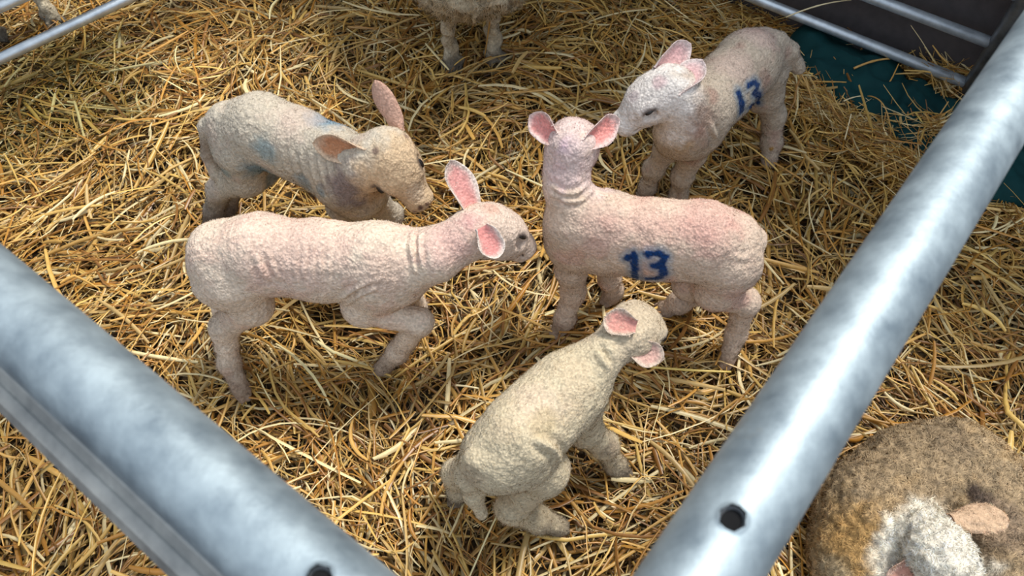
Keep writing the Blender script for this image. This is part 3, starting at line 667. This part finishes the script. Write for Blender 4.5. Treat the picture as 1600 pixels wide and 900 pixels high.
# points on the two near top rails
pR0, pR1 = W(1090, 905, ZT), W(1600, 112, ZT)
dirR = nrm(pR1 - pR0)
pL0, pL1 = W(487, 902, ZT), W(0, 471, ZT)
dirL = nrm(pL1 - pL0)
def isect(p, d, q, e):
    A = np.array([[d[0], -e[0]], [d[1], -e[1]]]); t = np.linalg.solve(A, (q - p)[:2]); return p + d * t[0]
corner = isect(pR0, dirR, pL0, dirL)
qJ0, qJ1 = W(1182, 0, .103), W(1510, 131, .103); dirJ = nrm(qJ1 - qJ0)
qK0, qK1 = W(0, 92, .105), W(196, 0, .105); dirK = nrm(qK1 - qK0)
cRJ = isect(pR0, dirR, qJ0, dirJ); cLK = isect(pL0, dirL, qK0, dirK); cJK = isect(qJ0, dirJ, qK0, dirK)
flat = lambda p, z: np.array([p[0], p[1], z])
ZS = [.105, .222, .345, .50, .70]
def hurdle(label, a, b, ma, mb, r_low=.0125, post=.0165, inset=.03, top=True, cut=None):
    d = nrm(flat(b - a, 0)); a = a + d * inset; b = b - d * inset
    root = empty('sheep_hurdle', flat((a + b) / 2, 0)); tag(root, label, 'hurdle', None)
    for z in ZS: rail('rail', flat(a, z), flat(b, z), r_low, mb, root)
    for p in (a, b): rail('end_post', flat(p, 0.0), flat(p, ZT - .012), post, M_galv_dark, root)
    if top: rail('top_rail', flat(a - d * .02, ZT), flat(b + d * .02, ZT), RT_, ma, root, 40)
    return root
# right hurdle: top rail with a bolt hole
def drilled_tube(a, b, r, hole_at, hole_dir, hr, n=96):
    """tube with a real round hole through its wall, made by warping the grid"""
    d = nrm(b - a); L0 = np.linalg.norm(b - a); s = np.dot(hole_at - a, d)
    hd_ = nrm(hole_dir - d * np.dot(hole_dir, d)); y = np.cross(d, hd_)
    xs = np.unique(np.concatenate([np.linspace(0, s - .05, 30), np.linspace(s - .05, s + .05, 81), np.linspace(s + .05, L0, 60)]))
    th = np.linspace(-np.pi, np.pi, 169)[:-1]
    V = []
    for x in xs:
        dx = x - s; X = np.full(len(th), dx); Y = th * r
        rr = np.hypot(X, Y); m = (rr < hr * 2.2)
        # push grid points inside the hole out to its rim band
        k = np.where(m & (rr > 1e-9), (hr + rr * (1.2 / 2.2)) / np.maximum(rr, 1e-9), 1.0)
        X = X * k; Y = Y * k
        lip = np.exp(-((np.hypot(X, Y) - hr * 1.08) / (hr * .18)) ** 2) * .0006
        tt = Y / r
        V.append(a + d * s + X[:, None] * d + (r + lip)[:, None] * (np.cos(tt)[:, None] * hd_ + np.sin(tt)[:, None] * y))
    V = np.concatenate(V); n = len(th); Q = []
    for i in range(len(xs) - 1):
        for j in range(n):
            k = (j + 1) % n; dx = (xs[i] + xs[i + 1]) / 2 - s; t0 = (th[j] + np.pi / 168) * r
            if math.hypot(dx, t0) < .0009: continue
            Q.append([i * n + j, (i + 1) * n + j, (i + 1) * n + k, i * n + k])
    return V, np.array(Q)
def hole_inner(c, out, d, hr, r, depth=.004):
    """short wall of the drilled hole"""
    y = np.cross(d, out); V = []; Q = []; n = 40
    for k, dp in enumerate((0, 1)):
        for j in range(n):
            a = 2 * math.pi * j / n; X = hr * math.cos(a); Y = hr * math.sin(a)
            tt = Y / r; V.append(c + d * X + (r - dp * depth) * (math.cos(tt) * out + math.sin(tt) * y))
    for j in range(n): Q.append([j, (j + 1) % n, n + (j + 1) % n, n + j])
    return np.array(V), np.array(Q)
def drilled_hurdle(label, a, b, hpx, hr, base):
    root = hurdle(label, a, b, M_galv, M_galv, top=False)
    d = nrm(flat(b - a, 0)); a2 = flat(a, ZT) + d * .005; b2 = flat(b, ZT)
    # hole position: where the pixel ray meets the tube's surface
    r = nrm(ray(*hpx)); w = CAM - a2; rp = r - d * np.dot(r, d); wp = w - d * np.dot(w, d)
    A = rp @ rp; B_ = 2 * wp @ rp; C_ = wp @ wp - RT_ ** 2; t = (-B_ - math.sqrt(max(B_ * B_ - 4 * A * C_, 0))) / (2 * A)
    hp = CAM + r * t; ax = a2 + d * np.dot(hp - a2, d); out = nrm(hp - ax)
    V, Q = drilled_tube(a2, b2, RT_, ax, out, hr)
    mesh_obj('top_rail', V, Q, M_galv, root, loc=(a2 + b2) / 2)
    v, q = hole_inner(ax, out, d, hr * 1.0, RT_)
    V2, Q2 = tube_mesh([a2 + d * .001, ax - d * .03, ax + d * .03, b2], RT_ - .0025, 40, False)[:2], None
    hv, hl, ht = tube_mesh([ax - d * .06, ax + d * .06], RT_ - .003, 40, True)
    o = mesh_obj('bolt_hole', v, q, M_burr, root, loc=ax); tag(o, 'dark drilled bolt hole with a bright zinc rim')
    o2 = mesh_obj('hole_shade_core', hv, (hl, ht), M_hole, o); o2.location = (0, 0, 0)  # added black core inside the tube, painting the shade seen through the hole
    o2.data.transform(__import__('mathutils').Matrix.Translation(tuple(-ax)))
    return root, d
hR, d_ = drilled_hurdle('right-hand galvanised hurdle whose top rail has a round black bolt hole', corner, cRJ, (1145, 809), .0050, None)
hL, d2 = drilled_hurdle('left-hand galvanised hurdle crossing the bottom left corner, with a lip along its top rail', corner, cLK, (500, 903), .0045, None)
# folded lip along the outer lower side of the left top rail
nO = np.array([-abs(dirL[1]), -abs(dirL[0]), 0.0])
a = flat(corner, ZT) + dirL * .02; b = flat(cLK, ZT) - dirL * .02
prof = [(.0120, -.012), (.0225, -.013), (.0262, -.0170), (.0275, -.0165), (.0330, -.0200), (.0362, -.0260), (.0366, -.050), (.0345, -.050), (.0342, -.027), (.0320, -.0225), (.0270, -.0195), (.0250, -.0200), (.0215, -.0165), (.0120, -.0150)]
V = []; 
for s_ in (0, 1):
    for (o_, zz) in prof: V.append((a if s_ == 0 else b) + nO * o_ + np.array([0, 0, zz]))
n = len(prof); loops = []; tot = []
for j in range(n): loops += [j, (j + 1) % n, n + (j + 1) % n, n + j]; tot.append(4)
loops += list(range(n)) + list(range(2 * n - 1, n - 1, -1)); tot += [n, n]
o = mesh_obj('folded_lip', V, (np.array(loops), np.array(tot)), M_galv_dull, hL, smooth=False)
tag(o, 'dull grey folded steel lip with grime in the seam')
hurdle('back hurdle of thin bright rails in front of the dark board at top right', qJ1 - dirJ * -.012, cJK, M_galv, M_rail, .0135, .020, .0)
hurdle('far left hurdle of thin rails crossing the top left corner', cLK, cJK, M_galv, M_rail, .0135, .018, .035)

# ------------------------------------------------------------------ setting
gx = np.linspace(-3.2, 3.2, 60); gy = np.linspace(-1.0, 4.2, 50)
X, Y = np.meshgrid(gx, gy); P3 = np.stack([X.ravel(), Y.ravel(), 0 * X.ravel()], 1)
mound = lambda P: .012 * fbm(P * np.array([1, 1, 0]), 3.0, 31, 2)
V = P3.copy(); V[:, 2] = -.035 + mound(P3)
Q = [[j * 60 + i, j * 60 + i + 1, (j + 1) * 60 + i + 1, (j + 1) * 60 + i] for j in range(49) for i in range(59)]
fl = mesh_obj('floor', V, Q, M_soil); tag(fl, kind='structure')
# dark board wall behind the back hurdle
nJ = np.array([-dirJ[1], dirJ[0], 0]); nJ = nJ if nJ[1] > 0 else -nJ
a = flat(cRJ, 0) + nJ * .055 + dirJ * .9; b = flat(cJK, 0) + nJ * .055 - dirJ * .6
V = []
for p in (a, b):
    for o_ in (0, .018):
        for zz in (-.03, 1.75): V.append(flat(p, zz) + nJ * o_)
Q = [[0, 1, 5, 4], [2, 6, 7, 3], [0, 4, 6, 2], [1, 3, 7, 5], [0, 2, 3, 1], [4, 5, 7, 6]]
tag(mesh_obj('wall_back', V, Q, M_board, smooth=False), kind='structure')

# green sack lying along the back corner
def sack():
    path = [W(1262, 62, .03), W(1300, 100, .035), W(1350, 130, .04), W(1405, 162, .04), W(1450, 195, .04), W(1500, 232, .04), W(1570, 268, .035), W(1650, 310, .03)]
    wd = [.05, .09, .105, .10, .11, .11, .105, .07]
    f = Field()
    for i in range(len(path) - 1): f.cone(path[i], path[i + 1], (wd[i], .040), (wd[i + 1], .040), k=.03)
    V, Q = f.mesh(.004)
    d0 = nrm(path[-1] - path[0]); t = (V - path[0]) @ d0; s_ = np.cross(d0, (0, 0, 1)); u = V @ s_
    w = .6 * .006 * np.sin(t * 38 + 5 * fbm(V, 9, 3, 2)) + .004 * np.sin(u * 70 + 4 * fbm(V, 12, 4, 2)) + .007 * fbm(V, 14, 5, 3)
    w -= .012 * np.exp(-((t - .30 - .3 * (u - u.mean())) / .012) ** 2)
    V[:, 2] += w * (V[:, 2] > .01)
    loc = flat(path[3], 0)
    tag(mesh_obj('green_sack', V, Q, M_sack, loc=loc), 'crumpled dark green canvas sack lying along the back hurdle', 'sack')
sack()

# ------------------------------------------------------------------ straw
def straw_mesh(C, ang, length, width, tilt, bend, colr, roll, seg=5, kink=None, seed=0):
    """arched ribbons; arrays per stalk -> vertices, quads, colours"""
    n = len(C); t = np.linspace(-.5, .5, seg)
    d = np.stack([np.cos(ang) * np.cos(tilt), np.sin(ang) * np.cos(tilt), np.sin(tilt)], 1)
    s = np.stack([-np.sin(ang), np.cos(ang), np.zeros(n)], 1); u = np.cross(d, s)
    cl = C[:, None, :] + d[:, None, :] * (t[None, :, None] * length[:, None, None])
    cl += s[:, None, :] * ((t ** 2)[None, :, None] * (bend[:, 0] * length)[:, None, None]) - u[:, None, :] * 0
    cl[:, :, 2] -= ((t ** 2)[None, :] - .08) * (bend[:, 1] * length)[:, None]
    if kink is not None:
        cl += s[:, None, :] * (np.maximum(t[None, :] - kink[:, 0:1], 0) * kink[:, 1:2] * length[:, None])[:, :, None]
    cr, sr = np.cos(roll)[:, None], np.sin(roll)[:, None]
    a = s * cr + u * sr; b = -s * sr + u * cr
    w = width[:, None] * (1 - .35 * np.abs(2 * t)[None, :] ** 4)
    prof = [(-1, -.25), (-.35, .30), (.45, .28), (1, -.25)]
    V = np.stack([cl + a[:, None, :] * (w * x)[:, :, None] + b[:, None, :] * (w * y)[:, :, None] for x, y in prof], 2)
    k = len(prof); base = (np.arange(n) * seg * k)[:, None, None]
    i = np.arange(seg - 1)[:, None]; j = np.arange(k - 1)[None, :]; q0 = (i * k + j)
    Q = np.stack([q0, q0 + 1, q0 + k + 1, q0 + k], -1).reshape(-1, 4)[None] + base
    cc = np.repeat(colr, seg * k, 0)
    return V.reshape(-1, 3), Q.reshape(-1, 4), cc
PAL = lin([(220, 172, 92), (232, 192, 108), (202, 150, 72), (246, 224, 170), (158, 108, 50), (222, 180, 100), (190, 134, 56), (208, 174, 112)])
def scatter(n, xr, yr, zlo, zhi, Lm, Ls, wm, seed, keep=None, tl=.12, fieldamp=1.2, bright=1.0):
    r = np.random.default_rng(seed)
    C = np.stack([r.uniform(*xr, n), r.uniform(*yr, n), r.uniform(zlo, zhi, n)], 1)
    # inside the part of the ground the picture can plausibly see
    m = np.abs(C[:, 0]) < .62 + .62 * (C[:, 1] + .35)
    if keep is not None: m &= keep(C, r)
    C = C[m]; n = len(C); zl = (C[:, 2] - zlo) / (zhi - zlo)
    C[:, 2] += mound(C)
    P0 = C * np.array([1, 1, 0])
    ang = 2.8 * noise(P0, 3.2, 41) + 1.2 * noise(P0, 9, 42) + fieldamp * r.normal(0, .8, n) + .5
    ln = np.clip(r.lognormal(math.log(Lm), Ls, n), .02, .30)
    wd = np.clip(r.lognormal(math.log(wm), .4, n), .0009, .0052)
    c = PAL[r.integers(0, len(PAL), n)] * r.uniform(.72, 1.12, (n, 1)) * bright
    c = c * (.70 + .30 * zl[:, None])   # older straw lies deeper; darkened with depth to paint shade into the gaps
    tone = noise(P0, 3.5, 55)[:, None]; c = c * (1 + .10 * tone)
    # damp olive patch by the far left
    pc = W(90, 150, 0); dd = np.linalg.norm((C - pc)[:, :2] * np.array([1, .9]), axis=1) + .06 * fbm(P0, 8, 3, 2)
    w = (1 - sstep(.12, .34, dd))[:, None] * .9; c = c * (1 - w) + c * np.array([.44, .48, .36]) * w
    tilt = r.normal(0, tl, n); up = r.random(n) < .03; tilt = np.where(up, r.uniform(-.5, .5, n), tilt)
    bend = np.stack([r.normal(0, .28, n), np.abs(r.normal(0, .10, n))], 1)
    kink = np.stack([r.uniform(-.2, .3, n), np.where(r.random(n) < .25, r.normal(0, .9, n), 0)], 1)
    C[:, 2] -= np.abs(np.sin(tilt)) * ln * .15
    return straw_mesh(C, ang, ln, wd, tilt, bend, np.clip(c, 0, 1), r.uniform(-.9, .9, n), 6, kink)
def pack(parts):
    V = []; Q = []; Cc = []; o = 0
    for v, q, c in parts: V.append(v); Q.append(q + o); Cc.append(c); o += len(v)
    return np.concatenate(V), np.concatenate(Q), np.concatenate(Cc)
sackline = (W(1262, 62, 0), W(1600, 285, 0))
def off_sack(C, r):
    a, b = sackline; ab = (b - a)[:2]; t = np.clip(((C - a)[:, :2] @ ab) / (ab @ ab), 0, 1); d = np.linalg.norm((C - a)[:, :2] - t[:, None] * ab, axis=1)
    Kd = (C - flat(corner, 0)) 
    return (d > .10 + .03 * r.normal(0, 1, len(C))) | (C[:, 2] < -.01)
def not_under_F(C, r):
    return off_sack(C, r)
def inpen(C, r):
    return off_sack(C, r) & ((C - flat(cRJ, 0)) @ nJ < .03)
P_ = [scatter(36000, (-2.4, 2.4), (0.0, 2.7), -.040, -.016, .085, .45, .0023, 101, inpen, bright=.50),  # bottom layer at half brightness, shade of the gaps put into its colour
      scatter(27000, (-2.4, 2.4), (0.0, 2.7), -.020, .014, .100, .45, .0023, 102, inpen, bright=.95, fieldamp=.9),
      scatter(13000, (-2.4, 2.4), (0.0, 2.7), .004, .032, .120, .40, .0024, 103, inpen, tl=.15, bright=1.08, fieldamp=.8),
      scatter(15000, (-2.4, 2.4), (0.0, 2.7), -.012, .020, .045, .4, .0012, 104, inpen, tl=.3, bright=.95)]
# drifts of straw heaped against the sack and the back hurdle
def drift(c0, c1, wid, n, seed, z0, z1, L=.09, tl=.35):
    r = np.random.default_rng(seed); t = r.random(n)
    C = c0 + (c1 - c0) * t[:, None] + np.concatenate([r.normal(0, wid, (n, 2)), np.zeros((n, 1))], 1); C[:, 2] = r.uniform(z0, z1, n)
    ang = math.atan2(*(c1 - c0)[:2][::-1]) + r.normal(0, .8, n); ln = np.clip(r.lognormal(math.log(L), .45, n), .02, .25); wd = np.clip(r.lognormal(math.log(.0016), .4, n), .0008, .004)
    c = PAL[r.integers(0, len(PAL), n)] * r.uniform(.65, 1.05, (n, 1))
    return straw_mesh(C, ang, ln, wd, r.normal(0, tl, n), np.stack([r.normal(0, .35, n), r.normal(0, .15, n)], 1), c, r.uniform(-1, 1, n), 6, np.stack([r.uniform(-.2, .3, n), r.normal(0, .5, n)], 1))
P_ += [drift(W(1245, 140, 0), W(1460, 295, 0), .038, 2200, 7, .0, .050), drift(W(1345, 82, 0), W(1500, 160, 0), .020, 750, 8, .02, .075), drift(W(1440, 150, 0), W(1500, 175, 0), .02, 350, 18, .04, .11),
       drift(W(1090, 20, 0), W(1240, 40, 0), .05, 900, 9, .0, .04), drift(W(1425, 235, 0), W(1445, 235, 0), .018, 260, 10, .03, .10),
       drift(W(1560, 330, 0), W(1640, 330, 0), .03, 400, 12, .0, .04)]
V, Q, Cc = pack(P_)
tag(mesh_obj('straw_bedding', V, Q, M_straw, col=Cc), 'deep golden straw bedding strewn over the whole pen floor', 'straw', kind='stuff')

# single stalks that stand out
def stalk(p0, p1, w, colr, label, sag=.0, bow=.0, seed=1):
    a, b = W(*p0), W(*p1); n = 12; r = np.random.default_rng(seed); t = np.linspace(0, 1, n)[:, None]
    d = nrm(b - a); s_ = np.cross(d, (0, 0, 1)); P = a + (b - a) * t + np.array([0, 0, 1.0]) * (4 * sag * t * (1 - t)) + s_ * (4 * bow * t * (1 - t))
    rad = np.full(n, w) * (1 - .25 * np.linspace(0, 1, n)); rad[5] *= 1.25
    v, l, tt = tube_mesh(P, rad, 8); mid = (a + b) / 2
    o = mesh_obj('straw_stalk', v, (l, tt), M_straw, None, np.tile(lin(colr), (len(v), 1)), loc=mid)
    tag(o, label, 'straw', 'single straw stalks')
Yc, Pc, Oc = (244, 214, 120), (238, 220, 176), (206, 160, 90)
stalk((1012, 573, .034), (1142, 581, .030), .0026, Yc, 'long bright yellow straw stalk lying right of the small lamb\'s ear', .004, .004)
stalk((1212, 78, .10), (1272, 172, .04), .0022, Oc, 'bent straw stalk hanging from the rail past the white-faced lamb\'s tail', .02, -.01, 2)
stalk((1228, 27, .13), (1330, 0, .18), .0020, Pc, 'thin straw stalk lying across the lower back rail', .01, .0, 3)
stalk((1334, 107, .085), (1392, 92, .09), .0030, Oc, 'thick curled straw stalk resting on top of the green sack', .008, .0, 4)
stalk((1318, 158, .09), (1348, 150, .09), .0016, Pc, 'short pale straw fleck across the middle of the green sack', .004, .0, 5)
stalk((1356, 150, .085), (1392, 212, .06), .0016, Oc, 'thin arched straw stalk over the front edge of the green sack', .03, .0, 6)
stalk((1320, 218, .05), (1330, 178, .09), .0018, Pc, 'upright pale straw stalk leaning against the green sack', .0, .0, 7)
stalk((1430, 175, .10), (1462, 222, .06), .0022, Yc, 'stiff straw stalk poking up beside the large right rail', .0, .0, 8)
stalk((712, 602, .03), (748, 607, .03), .0022, Pc, 'short whitish straw stalk between the bent-legged lamb and the small lamb', .002, .0, 9)
stalk((770, 0, .20), (757, 90, .02), .0022, Oc, 'straw stalk dangling from the ewe\'s breast fleece', -.0, .01, 10)
stalk((1590, 210, .07), (1556, 300, .05), .0022, Oc, 'brown straw stalk over the sack at the right edge', .02, .0, 11)

# ------------------------------------------------------------------ light
w = bpy.data.worlds.new('sky'); SC.world = w; w.use_nodes = True; nt = w.node_tree; N = nt.nodes; Lk = nt.links
bg = N['Background']; tc = N.new('ShaderNodeTexCoord'); sp = N.new('ShaderNodeSeparateXYZ'); Lk.new(tc.outputs['Generated'], sp.inputs[0])
# pale daylight, brightest overhead and behind the viewer, dim barn side ahead
ad = N.new('ShaderNodeMath'); ad.operation = 'MULTIPLY'; ad.inputs[1].default_value = -.55; Lk.new(sp.outputs['Y'], ad.inputs[0])
a2 = N.new('ShaderNodeMath'); a2.operation = 'ADD'; Lk.new(ad.outputs[0], a2.inputs[0]); Lk.new(sp.outputs['Z'], a2.inputs[1])
rp = N.new('ShaderNodeValToRGB'); e = rp.color_ramp.elements
e[0].position = .0; e[0].color = (.10, .10, .11, 1); e[1].position = 1.0; e[1].color = (1.0, 1.12, 1.25, 1)
x = e.new(.45); x.color = (.34, .38, .44, 1)
Lk.new(a2.outputs[0], rp.inputs['Fac']); Lk.new(rp.outputs[0], bg.inputs['Color']); bg.inputs['Strength'].default_value = .88
sd = bpy.data.lights.new('sun', 'SUN'); sd.energy = 3.5; sd.angle = math.radians(14); sd.color = (1.0, .95, .86)
so = bpy.data.objects.new('sun', sd); COL.objects.link(so)
so.rotation_euler = Vector((.36, .34, 1)).to_track_quat('Z', 'Y').to_euler(); so.location = (1, 0, 4)
vs = SC.view_settings; vs.view_transform = 'Standard'; vs.look = 'None'; vs.exposure = 0.0; vs.gamma = 1.0; vs.use_curve_mapping = False
